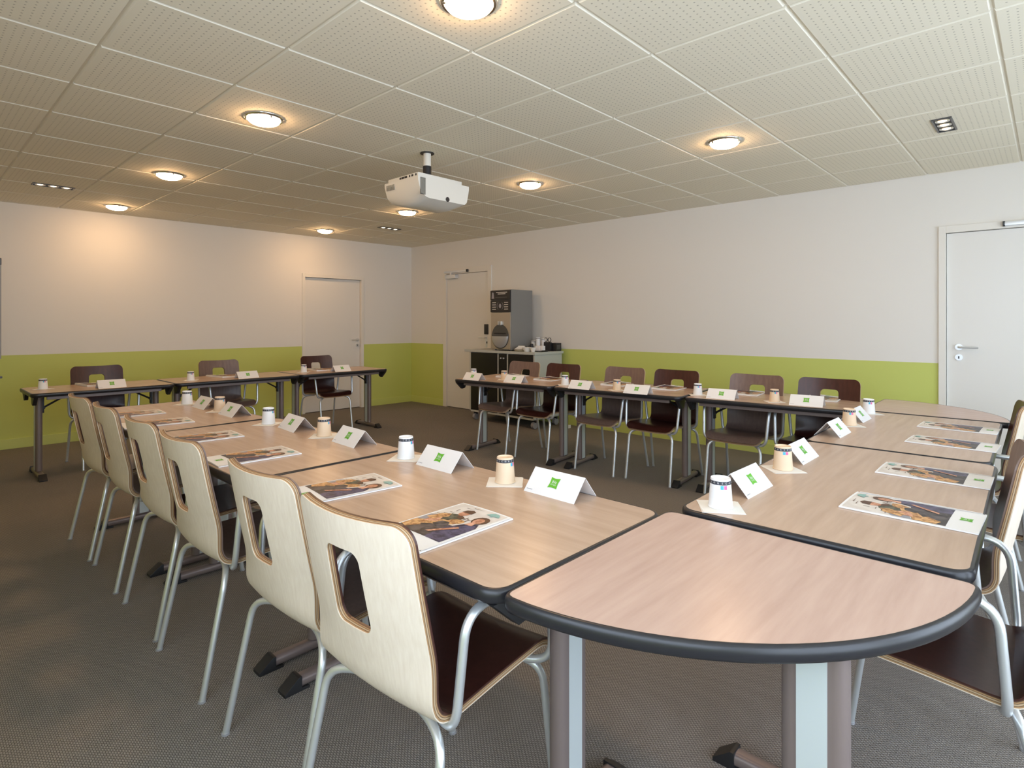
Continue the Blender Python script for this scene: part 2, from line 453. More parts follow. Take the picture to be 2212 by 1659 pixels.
# ------------------------------------------------------------ ceiling lamps
def make_downlight():
    t = bpy.data.objects.new('ceiling_light', None); COL.objects.link(t)
    b = MB(); b.lathe([(.094, -.002), (.098, -.011), (.108, -.012), (.116, -.006), (.118, .0)], M_CHROME, 40); b.obj('trim_ring', t)
    b = MB(); pr = [(.0001, -.046)] + [(.093*sin(a*pi/16), -.014-.032*cos(a*pi/16)) for a in range(1, 8)] + [(.094, -.006), (.094, -.001)]
    b.lathe(pr, M_LAMP, 40); b.obj('diffuser', t)
    for k in range(3):
        b = MB(); a = radians(30+120*k); b.box(.096*cos(a)-.006, .096*cos(a)+.006, .096*sin(a)-.006, .096*sin(a)+.006, -.022, -.001, M_CHROME, .002)
        b.obj('retaining_clip', t)
    return t
DL = [(1.545, 1.676, 'round ceiling light nearest the camera, cut by the top edge of the photo'),
      (1.562, 3.556, 'large glowing round ceiling light, upper left, left of the projector'),
      (1.608, 5.504, 'round ceiling light, second from the far end of the left line of lights'),
      (1.655, 7.42, 'round ceiling light above the left end of the far wall, next to that wall'),
      (3.962, 1.67, 'large glowing round ceiling light at upper right, nearest of the right line'),
      (3.958, 3.472, 'round ceiling light to the right of the projector'),
      (3.996, 5.364, 'round ceiling light seen just below the projector'),
      (4.029, 7.264, 'farthest small round ceiling light, above the far wall door')]
for x, y, lb in DL: place('dl', make_downlight, lb, 'ceiling light', (x, y, CZ), 0, 'round warm ceiling downlights')
def make_triple():
    t = bpy.data.objects.new('triple_spotlight', None); COL.objects.link(t)
    b = MB()
    b.box(-.155, .155, -.052, -.042, -.008, 0, M_DARKS); b.box(-.155, .155, .042, .052, -.008, 0, M_DARKS)
    b.box(-.155, -.145, -.042, .042, -.008, 0, M_DARKS); b.box(.145, .155, -.042, .042, -.008, 0, M_DARKS)
    b.box(-.145, .145, -.042, .042, -.002, 0, M_BLACK)
    b.obj('housing', t, 0)
    for k in (-1, 0, 1):
        b = MB(); b.lathe([(.024, -.003), (.038, -.006), (.041, -.003)], M_CHROME, 20, (k*.096, 0, 0)); r = b.obj('reflector', t)
        b = MB(); b.lathe([(.0001, -.010), (.012, -.009), (.024, -.004)], M_SPOT, 20, (k*.096, 0, 0)); b.obj('bulb', r)
    return t
for x, y, lb in [(4.575, .50, 'recessed triple spotlight in the ceiling at upper right'),
                 (1.01, 6.75, 'recessed triple spotlight in the ceiling at far left'),
                 (4.54, 6.49, 'recessed triple spotlight in the ceiling beside the far corner')]:
    place('tri', make_triple, lb, 'spotlight', (x, y, CZ), 0, 'triple ceiling spotlights')

# ------------------------------------------------------------ projector
def make_projector():
    t = thing('projector', 'white ceiling-mounted projector hanging on a short pole', 'projector', (2.718, 3.405, CZ))
    # body in local coordinates relative to the ceiling
    X0, X1, Y0, Y1 = -.239, .239, -.199, .199
    zt = -.242
    nx, ny = 22, 16
    def zb(u, v):          # u,v in 0..1 ; underside
        eu = min(u, 1-u)*2; ev = min(v, 1-v)*2
        r = (1-(1-min(1, u/.22))**2)**.5 if u < .22 else 1.
        r2 = (1-(1-min(1, (1-u)/.10))**2)**.5 if u > .90 else 1.
        s = .115*r*r2 + .0
        return zt - .028 - s - .035*sin(pi*v)*min(1, eu*3)
    vs = []; fs = []
    for i in range(nx+1):
        for j in range(ny+1):
            u = i/nx; v = j/ny; vs.append((X0+(X1-X0)*u, Y0+(Y1-Y0)*v, zb(u, v)))
    n1 = len(vs)
    for i in range(nx+1):
        for j in range(ny+1):
            u = i/nx; v = j/ny; vs.append((X0+(X1-X0)*u, Y0+(Y1-Y0)*v, zt))
    W = ny+1
    for i in range(nx):
        for j in range(ny):
            fs.append((i*W+j, (i+1)*W+j, (i+1)*W+j+1, i*W+j+1)[::-1]); fs.append(tuple(n1+k for k in (i*W+j, (i+1)*W+j, (i+1)*W+j+1, i*W+j+1)))
    for i in range(nx):
        for j in (0, ny):
            q = (i*W+j, (i+1)*W+j, n1+(i+1)*W+j, n1+i*W+j); fs.append(q if j == 0 else q[::-1])
    for j in range(ny):
        for i in (0, nx):
            q = (i*W+j, i*W+j+1, n1+i*W+j+1, n1+i*W+j); fs.append(q[::-1] if i == 0 else q)
    b = MB(); b.add(vs, fs, M_PROJ)
    b.box(X0+.01, X1-.06, Y0+.012, Y1-.03, zt-.001, zt+.028, M_PROJ, .006)
    body = b.obj('body', t, 40)
    g = MB()
    for k in range(5): g.box(X0+.024+k*.0085, X0+.029+k*.0085, Y0-.002, Y0+.004, zt-.118+k*-.002, zt-.012, M_VENT)
    g.box(X0+.020, X0+.066, Y0-.001, Y0+.002, zt-.126, zt-.008, M_DARKS); g.obj('exhaust_vent', body, 0)
    g = MB()
    for k in range(6): g.box(X0-.002, X0+.004, Y1-.12+k*.017, Y1-.109+k*.017, zt-.055, zt-.018, M_VENT)
    g.obj('side_grille', body, 0)
    g = MB(); g.cyl(.017, 0, .006, M_BLACK, 20, mtx=Matrix.Translation((.028, Y0+.003, zt-.128)) @ Matrix.Rotation(pi/2, 4, 'X')); g.obj('infrared_window', body)
    g = MB()
    for k, w in enumerate((.012, .02, .012, .03, .03, .015)): g.box(X0+.008, X0+.012, Y0+.03+k*.036, Y0+.03+k*.036+w, zt+.006, zt+.020, M_BLACK)
    g.obj('socket_panel', body, 0)
    m = MB(); m.cyl(.052, -.006, 0, M_BLACK, 32); m.obj('ceiling_plate', t)
    m = MB(); m.cyl(.028, -.10, -.006, M_PROJ, 24); m.obj('mounting_pole', t)
    m = MB(); m.cyl(.032, -.175, -.10, M_BLACK, 24)
    for a in (30, 150, 210, 330):
        m.tube([(0, 0, -.172), (.17*cos(radians(a)), .15*sin(radians(a)), -.205), (.18*cos(radians(a)), .16*sin(radians(a)), zt+.024)], .010, M_BLACK, 8)
    m.obj('spider_bracket', t)
make_projector()

# ------------------------------------------------------------ tables
def inset(poly, o):
    n = len(poly); out = []
    for i in range(n):
        a = Vector(poly[i-1]); c = Vector(poly[(i+1) % n]); t = (c-a).normalized()
        out.append((poly[i][0]-t.y*o, poly[i][1]+t.x*o))
    return out
def top_parts(t, poly, T, mat):
    b = MB(); q = inset(poly, .0115); n = len(q)
    b.add([(*p, T) for p in q], [tuple(range(n))], mat)
    b.add([(*p, T-.0335) for p in q], [tuple(range(n))[::-1]], M_BLACK)
    b.obj('tabletop', t, 0)
    e = MB(); vs = []; fs = []
    prof = [(.0116, .0002), (.0095, .0006), (.0045, -.0012), (.0012, -.006), (0, -.015), (.0012, -.025), (.0045, -.0315), (.0115, -.034)]
    for o, z in prof: vs += [(*p, T+z) for p in inset(poly, o)]
    for k in range(len(prof)-1):
        for i in range(n): fs.append((k*n+i, (k+1)*n+i, (k+1)*n+(i+1) % n, k*n+(i+1) % n))
    e.add(vs, fs, M_EDGE); e.obj('edge_band', t, 60)
def leg_parts(t, x, y, T, d, along=True, foot=.54, brace=True):
    """column broad along local y (along=True); d = direction of the table middle (+-1)"""
    R = Matrix.Translation((x, y, 0)) @ (Matrix.Identity(4) if along else Matrix.Rotation(pi/2, 4, 'Z'))
    b = MB(); sec = rrect(-.025, .025, -.06, .06, .0235, 6)
    b.prism(sec, .05, T-.034, M_COLUMN, R)
    leg = b.obj('leg', t, 50)
    s = MB()
    for sx in (-1, 1): s.box(sx*.0255-.001, sx*.0255+.001, -.027, .027, .055, T-.032, M_SILVER, mtx=R)
    s.obj('silver_strip', leg, 0)
    f = MB(); h = foot/2
    f.prism(rrect(-.025, .025, -.02, .02, .017, 5), -h+.06, h-.06, M_COLUMN, R @ Matrix.Translation((0, 0, .028)) @ Matrix.Rotation(-pi/2, 4, 'X'))
    fo = f.obj('foot_bar', leg, 50)
    for sg in (-1, 1):
        c = MB(); y0, y1 = sg*(h-.065), sg*h
        pr = [(y0, .052), (y0+sg*.012, .052), (y1, .012), (y1, 0), (y0-sg*.03, 0), (y0-sg*.03, .008), (y0, .012)]
        if sg > 0: pr = pr[::-1]
        c.prism([(p[0], p[1]) for p in pr], -.028, .028, M_BLACK, R @ Matrix(((0, 0, 1, 0), (1, 0, 0, 0), (0, 1, 0, 0), (0, 0, 0, 1))), .003)
        c.obj('foot_cap', fo, 40)
    if brace:
        k = MB(); k.box(min(x+d*.024, x+d*.040), max(x+d*.024, x+d*.040), y-.018, y+.018, T-.20, T-.034, M_BLACK, .003)
        k.box(x-.05, x+.05, y-.055, y+.055, T-.046, T-.0335, M_BLACK)
        k.obj('folding_hinge', leg, 40)
        k = MB()
        k.tube([(x+d*.028, y, T-.16), (x+d*.24, y, T-.036)], .008, M_BLACK, 8)
        k.cyl(.014, -.02, .02, M_BLACK, 14, mtx=Matrix.Translation((x+d*.034, y, T-.155)) @ Matrix.Rotation(pi/2, 4, 'X'))
        k.box(x+d*.2-.04, x+d*.2+.06, y-.02, y+.02, T-.050, T-.0335, M_BLACK)
        k.obj('brace', leg, 40)
def make_table(L, W, T, inset_leg=.09, mat=None):
    """rectangular folding table, centre origin, length along local x, depth along local y"""
    t = bpy.data.objects.new('folding_table', None); COL.objects.link(t)
    top_parts(t, rrect(-L/2, L/2, -W/2, W/2, .055, 8), T, mat or M_TOP)
    for sy in (-1, 1):
        b = MB(); b.box(-L/2+.11, L/2-.11, sy*(W/2-.055)-.012, sy*(W/2-.055)+.012, T-.062, T-.034, M_COLUMN, .003); b.obj('rail', t, 0)
    for sx in (-1, 1):
        leg_parts(t, sx*(L/2-inset_leg), 0, T, -sx)
        for sy in (-1, 1):
            b = MB()
            pr = [(sy*(W/2-.012), T-.034), (sy*(W/2-.16), T-.034), (sy*(W/2-.16), T-.055), (sy*(W/2-.135), T-.100), (sy*(W/2-.095), T-.106)]
            if sy < 0: pr = pr[::-1]
            x = sx*(L/2-.035)
            b.prism(pr, -.014, .014, M_BLACK, Matrix(((0, 0, 1, x), (1, 0, 0, 0), (0, 1, 0, 0), (0, 0, 0, 1))), .003)
            b.obj('corner_bracket', t, 40)
    return t
T1, TE, TN = .765, .75, .745
def table(cx, cy, L, W, T, rz, label, mat=None):
    k = ('tab', round(L, 3), round(W, 3), T, mat.name if mat else '')
    place(k, lambda: make_table(L, W, T, mat=mat), label, 'table', (cx, cy, 0), rz, 'beech folding meeting tables')
# left foreground row (length along y)
table(1.214, 1.470, 1.255, .72, T1, pi/2, 'nearest rectangular beech folding table of the left row, touching the rounded corner table')
table(1.206, 2.735, 1.255, .72, T1, pi/2, 'middle rectangular beech folding table of the left row')
table(1.165, 3.975, 1.20, .70, T1, pi/2+.03, 'farthest rectangular beech folding table of the left row')
# right row (length along x)
table(2.315, .497, 1.345, .715, T1, radians(1.2), 'nearest rectangular beech folding table of the right row, holding two magazines')
table(3.625, .535, 1.26, .70, T1, radians(1.2), 'second rectangular beech folding table of the right row, before the far rounded corner table')
# row along the long green and white wall (length along y)
ea = math.atan2(-.375, 3.62)
for cy, lb in ((3.95, 'rectangular beech folding table of the right wall row, beside the coffee counter'),
               (2.745, 'middle rectangular beech folding table of the row by the right wall'),
               (1.535, 'rectangular beech folding table of the right wall row, next to the far rounded corner table')):
    # front edge line x = 4.40 - .1035*y
    cx = 4.40-.1035*cy+.375
    table(cx, cy, 1.195, .75, TE, pi/2-ea*1.0*(1), lb)
# back row along the far left wall (length along x)
table(1.30, 6.42, 1.07, .66, TN, 0, 'leftmost folding table of the back row before the far wall')
table(2.475, 6.44, 1.255, .66, TN, 0, 'middle folding table of the back row before the far wall')
table(3.69, 6.45, 1.155, .66, TN, 0, 'right-end folding table of the back row, in front of the white door')
# rounded corner tables
def make_quarter(R, T, legs):
    """quarter disc with the right angle at the origin, spanning local -x,-y"""
    t = bpy.data.objects.new('quarter_round_table', None); COL.objects.link(t)
    pts = [(0, 0)] + [(-R*cos(radians(a)), -R*sin(radians(a))) for a in range(0, 91, 3)]
    # round the three corners
    v3 = [Vector((p[0], p[1], 0)) for p in pts]
    def cr(a, b, c, r, n=7):
        u = (a-b).normalized(); w = (c-b).normalized(); p0 = b+u*r; p1 = b+w*r
        return [p0*(1-k/n)**2 + b*2*(k/n)*(1-k/n) + p1*(k/n)**2 for k in range(n+1)]
    n = len(v3); out = []
    out += cr(v3[-1], v3[0], v3[1], .045)
    A = v3[1]; out += cr(v3[0], A, v3[2] + (v3[2]-A)*.0 + (v3[3]-v3[2])*1., .04)
    out += v3[3:-2]
    B = v3[-1]; out += cr(v3[-3], B, v3[0], .04)
    poly = [(p.x, p.y) for p in out]
    top_parts(t, poly, T, M_TOPP)
    for x, y, al in legs: leg_parts(t, x, y, T, 1, al, .42, False)
    b = MB(); b.tube([(-.06, -.06, T-.045), (-R*.55, -R*.55, T-.045)], .014, M_COLUMN, 8); b.obj('rail', t)
    return t
o = make_quarter(.745, T1, [(-.40, -.515, True)])
o.location = (1.603, .851, 0); o.rotation_euler = (0, 0, radians(.6))
tag(o, 'rounded quarter-circle corner table with black edge, nearest the camera', 'table', 'rounded corner tables')
o = make_quarter(.745, T1, [(-.42, -.42, True)])
o.location = (4.272, .905, 0); o.rotation_euler = (0, 0, pi/2 + radians(.5))
tag(o, 'far rounded quarter-circle corner table before the white door at right', 'table', 'rounded corner tables')

# ------------------------------------------------------------ chairs
def shell_profile():
    """centre line of the bent plywood shell in (x,z): from top of back to front of seat"""
    pts = [Vector((-.032, 0, .900)), Vector((.005, 0, .70)), Vector((.062, 0, .435)), Vector((.28, 0, .452)), Vector((.47, 0, .462)), Vector((.525, 0, .425))]
    out = [pts[0]]
    rads = [None, .10, .085, .12, .05]
    for i in range(1, 5):
        a, b_, c = pts[i-1], pts[i], pts[i+1]; r = rads[i]
        u = a-b_; v = c-b_; rr = min(r, u.length*.48, v.length*.48)
        p0 = b_+u.normalized()*rr; p1 = b_+v.normalized()*rr
        for k in range(9):
            t = k/8; out.append(p0*(1-t)**2+b_*2*t*(1-t)+p1*t*t)
    out.append(pts[-1]); return out
PROF = shell_profile()
ARC = [0.]
for i in range(1, len(PROF)): ARC.append(ARC[-1]+(PROF[i]-PROF[i-1]).length)
SLEN = ARC[-1]
def prof_at(s):
    s = max(0., min(SLEN, s))
    for i in range(1, len(ARC)):
        if s <= ARC[i]+1e-9:
            t = (s-ARC[i-1])/max(1e-9, ARC[i]-ARC[i-1]); return PROF[i-1].lerp(PROF[i], t)
    return PROF[-1].copy()
SBEND = .495   # split between backrest and seat
def shell_pt(u, s, off):
    e = .006; a = prof_at(s-e); c = prof_at(s+e); tg = (c-a).normalized()
    nrm = Vector((-tg.z, 0, tg.x))       # towards the sitter / upward
    if nrm.x < 0 and s < .3: nrm = -nrm
    if nrm.z < 0 and s > .5: nrm = -nrm
    q = min(1., max(0., (s-.30)/.18)); q = q*q*(3-2*q)
    k = .80*(1-q)+.22*q
    bow = k*(u*u)                        # edges come forward in the back / up in the seat
    curl = bow - .0
    p = prof_at(s); p = Vector((p.x, u, p.z)) + nrm*(curl + off)
    # lateral tilt of the normal
    return p
def normal_sign():
    a = shell_pt(0, .1, 0); b_ = shell_pt(0, .1, .01); c = shell_pt(0, .7, .01)-shell_pt(0, .7, 0)
    return (b_-a).x, c.z
def halfwidth(s):
    if s < .45: return .212+.006*(s/.45)
    return .218-.010*((s-.45)/(SLEN-.45))
def shell_outline(s0, s1, top_round, bot_round):
    out = []; n = 10
    # go round: left side down, bottom, right side up, top
    def side(sg, ss): return [(sg*halfwidth(s), s) for s in ss]
    r = .046
    S0 = s0+(r if top_round else 0); S1 = s1-(r if bot_round else 0)
    ss = [S0+(S1-S0)*k/16 for k in range(17)]
    out += side(-1, ss)
    if bot_round:
        w = halfwidth(s1)
        out += [(-w+r-r*cos(radians(9*k)), s1-r+r*sin(radians(9*k))) for k in range(1, n+1)]
        out += [(w-r+r*sin(radians(9*k)), s1-r+r*cos(radians(9*k))) for k in range(0, n)]
    out += side(1, ss[::-1])
    if top_round:
        w = halfwidth(s0)
        out += [(w-r+r*cos(radians(9*k)), s0+r-r*sin(radians(9*k))) for k in range(1, n+1)]
        out += [(-w+r-r*sin(radians(9*k)), s0+r-r*cos(radians(9*k))) for k in range(0, n)]
    return out
def build_shell(name, s0, s1, tr, br, hole, face_mat, parent):
    bm = bmesh.new()
    def loop(pts):
        vs = [bm.verts.new((p[0], p[1], 0)) for p in pts]
        return [bm.edges.new((vs[i], vs[(i+1) % len(vs)])) for i in range(len(vs))]
    ed = loop(shell_outline(s0, s1, tr, br))
    if hole: ed += loop(hole[::-1])
    bmesh.ops.triangle_fill(bm, edges=ed, use_beauty=True, use_dissolve=False)
    for k in range(-5, 6):
        g = bm.verts[:]+bm.edges[:]+bm.faces[:]
        bmesh.ops.bisect_plane(bm, geom=g, plane_co=(k*.04+.0003, 0, 0), plane_no=(1, 0, 0))
    m = int((s1-s0)/.018)
    for k in range(1, m):
        g = bm.verts[:]+bm.edges[:]+bm.faces[:]
        bmesh.ops.bisect_plane(bm, geom=g, plane_co=(0, s0+(s1-s0)*k/m+.00017, 0), plane_no=(0, 1, 0))
    bmesh.ops.remove_doubles(bm, verts=bm.verts, dist=1e-5)
    bmesh.ops.recalc_face_normals(bm, faces=bm.faces)
    if sum(f.normal.z for f in bm.faces) < 0: bmesh.ops.reverse_faces(bm, faces=bm.faces)
    bm.verts.index_update()
    V = [(v.co.x, v.co.y) for v in bm.verts]; F = [[v.index for v in f.verts] for f in bm.faces]
    BE = []
    for e in bm.edges:
        if len(e.link_faces) == 1:
            f = e.link_faces[0]
            for l in f.loops:
                if l.edge == e: BE.append((l.vert.index, l.link_loop_next.vert.index))
    bm.free()
    b = MB(); TH = .0215
    # decide winding so that the sitter side faces out
    v0 = [shell_pt(*V[i], 0) for i in F[0][:3]]
    nn = (v0[1]-v0[0]).cross(v0[2]-v0[0]); um = sum(V[i][0] for i in F[0])/len(F[0]); sm = sum(V[i][1] for i in F[0])/len(F[0])
    d = shell_pt(um, sm, .01)-shell_pt(um, sm, 0); pos = nn.dot(d) > 0
    front = [shell_pt(u, s, TH/2) for u, s in V]; back = [shell_pt(u, s, -TH/2) for u, s in V]
    b.add(front, [f if pos else f[::-1] for f in F], face_mat)
    b.add(back, [f[::-1] if pos else f for f in F], M_BIRCH)
    lays = [(.5, .30, face_mat), (.30, .20, M_PLYD), (.20, .06, M_PLYT), (.06, .0, M_PLYD), (.0, -.16, M_PLYL), (-.16, -.22, M_PLYD), (-.22, -.38, M_PLYT), (-.38, -.5, M_BIRCH)]
    for a0, a1, mt in lays:
        vs = []; fs = []
        for i, j in BE:
            (u0, q0), (u1, q1) = V[i], V[j]
            if (not br and abs(q0-s1) < 1e-4 and abs(q1-s1) < 1e-4) or (not tr and abs(q0-s0) < 1e-4 and abs(q1-s0) < 1e-4): continue
            o = len(vs); vs += [shell_pt(u0, q0, a0*TH), shell_pt(u1, q1, a0*TH), shell_pt(u1, q1, a1*TH), shell_pt(u0, q0, a1*TH)]
            fs.append((o+1, o, o+3, o+2) if pos else (o, o+1, o+2, o+3))
        b.add(vs, fs, mt)
    return b.obj(name, parent, 45)
def make_chair(face_mat):
    t = bpy.data.objects.new('plywood_chair', None); COL.objects.link(t)
    hole = []
    x0, x1, y0, y1, r = -.068, .068, .082, .283, .028
    for cx, cy, a0 in ((x1-r, y1-r, 0), (x0+r, y1-r, 90), (x0+r, y0+r, 180), (x1-r, y0+r, 270)):
        for k in range(7):
            a = radians(a0+15*k); px, py = cx+r*cos(a), cy+r*sin(a)
            hole.append((px*(.93+.07*(py-y0)/(y1-y0)), py))
    build_shell('backrest', 0, SBEND, True, False, hole, face_mat, t)
    build_shell('seat', SBEND, SLEN, False, True, None, face_mat, t)
    R = .011
    for sy in (-1, 1):
        b = MB()   # rear leg: foot, up, bends inward under the seat
        b.tube(fillet([(.0, sy*.238, 0), (.085, sy*.222, .405), (.12, sy*.13, .425), (.12, 0, .427)], .06, 8), R, M_STEEL, 12)
        b.cyl(.0135, 0, .006, M_CAST, 14, c=(.0, sy*.238)); b.obj('leg', t, 50)
        b = MB()
        b.tube(fillet([(.53, sy*.205, 0), (.475, sy*.20, .395), (.435, sy*.12, .425), (.435, 0, .427)], .06, 8), R, M_STEEL, 12)
        b.cyl(.0135, 0, .006, M_CAST, 14, c=(.53, sy*.205)); b.obj('leg', t, 50)
        b = MB()
        b.tube(fillet([(.15, sy*.10, .424), (.110, sy*.235, .420), (.130, sy*.252, .69), (.44, sy*.250, .690), (.475, sy*.235, .418), (.41, sy*.10, .424)], .065, 8), R, M_STEEL, 12)
        b.obj('armrest', t, 50)
    b = MB(); b.box(.11, .45, -.012, .012, .420, .440, M_BLACK, .003); b.obj('seat_bracket', t, 0)
    return t
def chair(kind, x, y, rz, label, group):
    place('chair_'+kind, lambda: make_chair(M_MAROON if kind == 'm' else M_TAUPE), label, 'chair', (x, y, 0), rz, group)
G1, G2, G3, G4 = 'chairs along the left row', 'chairs by the right wall', 'chairs along the far wall', 'chairs at the right edge'
chair('m', .722, 1.190, radians(3), 'nearest plywood chair with pale birch back and dark maroon front, beside the rounded table', G1)
chair('t', .737, 1.715, radians(1), 'second pale-backed plywood chair from the front of the left row', G1)
chair('t', .738, 2.415, 0, 'third pale-backed plywood chair from the front of the left row', G1)
chair('m', .750, 2.975, 0, 'fourth pale-backed plywood chair from the front of the left row', G1)
chair('t', .750, 3.60, radians(-1), 'second farthest pale-backed plywood chair of the left row', G1)
chair('m', .744, 4.165, radians(1), 'farthest pale-backed plywood chair of the left row, brown-edged, by the wall table', G1)
for k, x, y, lb in (('t', 4.70, 4.19, 'taupe plywood chair nearest the door, in front of the dark cabinet'),
                    ('m', 4.72, 3.67, 'maroon plywood chair in front of the right side of the counter'),
                    ('t', 4.76, 2.965, 'taupe plywood chair, third from the counter, at the middle table by the right wall'),
                    ('m', 4.80, 2.455, 'maroon plywood chair, fourth from the counter, by the green wall'),
                    ('t', 4.83, 1.765, 'taupe plywood chair, second from the far rounded table, by the green wall'),
                    ('m', 4.87, 1.24, 'maroon plywood chair closest to the far rounded table, by the green wall')):
    chair(k, x, y, pi, lb, G2)
for k, x, y, lb in (('m', 1.368, 6.88, 'dark maroon plywood chair at the left end of the back row'),
                    ('t', 2.51, 6.89, 'taupe plywood chair at the middle of the back row'),
                    ('m', 3.70, 6.90, 'maroon plywood chair of the back row, in front of the white door')):
    chair(k, x, y, -pi/2, lb, G3)
chair('m', 1.97, -.04, pi/2, 'maroon-seated chair at the lower right edge, its seat reaching under the rounded table', G4)
chair('t', 2.64, .075, pi/2+radians(3), 'taupe plywood chair with birch edge at the right edge, second from the camera', G4)
chair('m', 3.36, -.04, pi/2, 'mostly hidden chair at the right edge, third from the camera, only its arm tubes visible', G4)
chair('m', 4.06, .120, pi/2+radians(3), 'farthest chair at the right edge, dark-edged birch back before the white door', G4)

# ------------------------------------------------------------ table setting
def make_cup(mat):
    """paper cup standing upside down"""
    b = MB()
    b.lathe([(.0335, .0015), (.036, 0), (.0375, .0015), (.0365, .004), (.0355, .004), (.0295, .086), (.0285, .0895), (.0270, .0885), (.0265, .083), (.0001, .083)], mat, 32)
    o = b.obj('paper_cup', None, 40)
    q = MB(); q.lathe([(.03075, .0725), (.0300, .0832)], M_BAND, 32)
    q.obj('printed_band', o)
    w = MB()
    for k in range(16):
        a = 2*pi*k/16
        for j in range(1):
            c = Matrix.Rotation(a, 4, 'Z') @ Matrix.Translation((.0306, 0, .078)) @ Matrix.Rotation(radians(4), 4, 'Y') @ Matrix.Rotation(pi/2, 4, 'Y')
            text_mesh(w, 'CORS'[k % 4], .0075, c @ Matrix.Rotation(pi/2, 4, 'Z'), M_PAPER)
    w.obj('band_lettering', o, 0)
    p = MB()
    for a0, mt in ((-32, M_PBLUE), (-13, M_PPINK)):
        vs = []
        for z in (.0715, .060):
            r = .0355-(z-.004)/.082*.006+.0003
            for k in range(4): a = radians(a0+17*k/3); vs.append((r*cos(a), r*sin(a), z))
        p.add(vs, [(k, k+4, k+5, k+1) for k in range(3)], mt)
    p.obj('printed_patch', o, 0)
    return o
def make_napkin():
    b = MB()
    for k in range(3):
        s = .0625-.0012*k
        M = Matrix.Rotation(radians(1.5*k), 4, 'Z') @ Matrix.Translation((.0006*k, -.0005*k, 0))
        b.box(-s, s, -s, s, .0002+.0006*k, .0007+.0006*k, M_NAPKIN, mtx=M)
    return b.obj('paper_napkin', None, 0)
def make_card():
    """tent card, ridge along local y, printed side towards -x"""
    b = MB(); hw = .1065; r = .071; d = .060; th = .0012
    for sg in (-1, 1):
        p = [(sg*d, 0), (0, r), (0, r-th*1.6), (sg*(d-th*1.4), 0)]
        vs = [(q[0], -hw, q[1]) for q in p] + [(q[0], hw, q[1]) for q in p]
        fs = [(0, 1, 5, 4), (1, 2, 6, 5), (2, 3, 7, 6), (3, 0, 4, 7), (3, 2, 1, 0), (4, 5, 6, 7)]
        if sg > 0: fs = [f[::-1] for f in fs]
        b.add(vs, fs, M_PAPER)
    o = b.obj('place_card', None, 0)
    for sg in (-1, 1):
        a = math.atan2(r, d)
        # local frame of the panel: X along +-y, Y up the slope, Z outward
        Y = Vector((-sg*cos(a), 0, sin(a))); X = Vector((0, sg, 0)); Z = X.cross(Y)
        c = Vector((sg*d*.5, 0, r*.5))+Z*.0006
        M = Matrix(((X.x, Y.x, Z.x, c.x), (X.y, Y.y, Z.y, c.y), (X.z, Y.z, Z.z, c.z), (0, 0, 0, 1)))
        l = MB(); logo(l, M @ Matrix.Translation((0, .004, 0)), .038)
        l.obj('printed_logo', o, 0)
        l = MB()
        for k in range(5): l.flat([(-.098+.005*k, -.036), (-.0945+.005*k, -.036), (-.0945+.005*k, -.0335), (-.098+.005*k, -.0335)], .0004, M_GREYL, M)
        l.obj('small_print', o, 0)
    return o
def ell(cx, cy, rx, ry, n=14, rot=0.):
    c, s = cos(rot), sin(rot)
    return [(cx+rx*cos(2*pi*i/n)*c-ry*sin(2*pi*i/n)*s, cy+rx*cos(2*pi*i/n)*s+ry*sin(2*pi*i/n)*c) for i in range(n)]
MW, MH = .212, .335
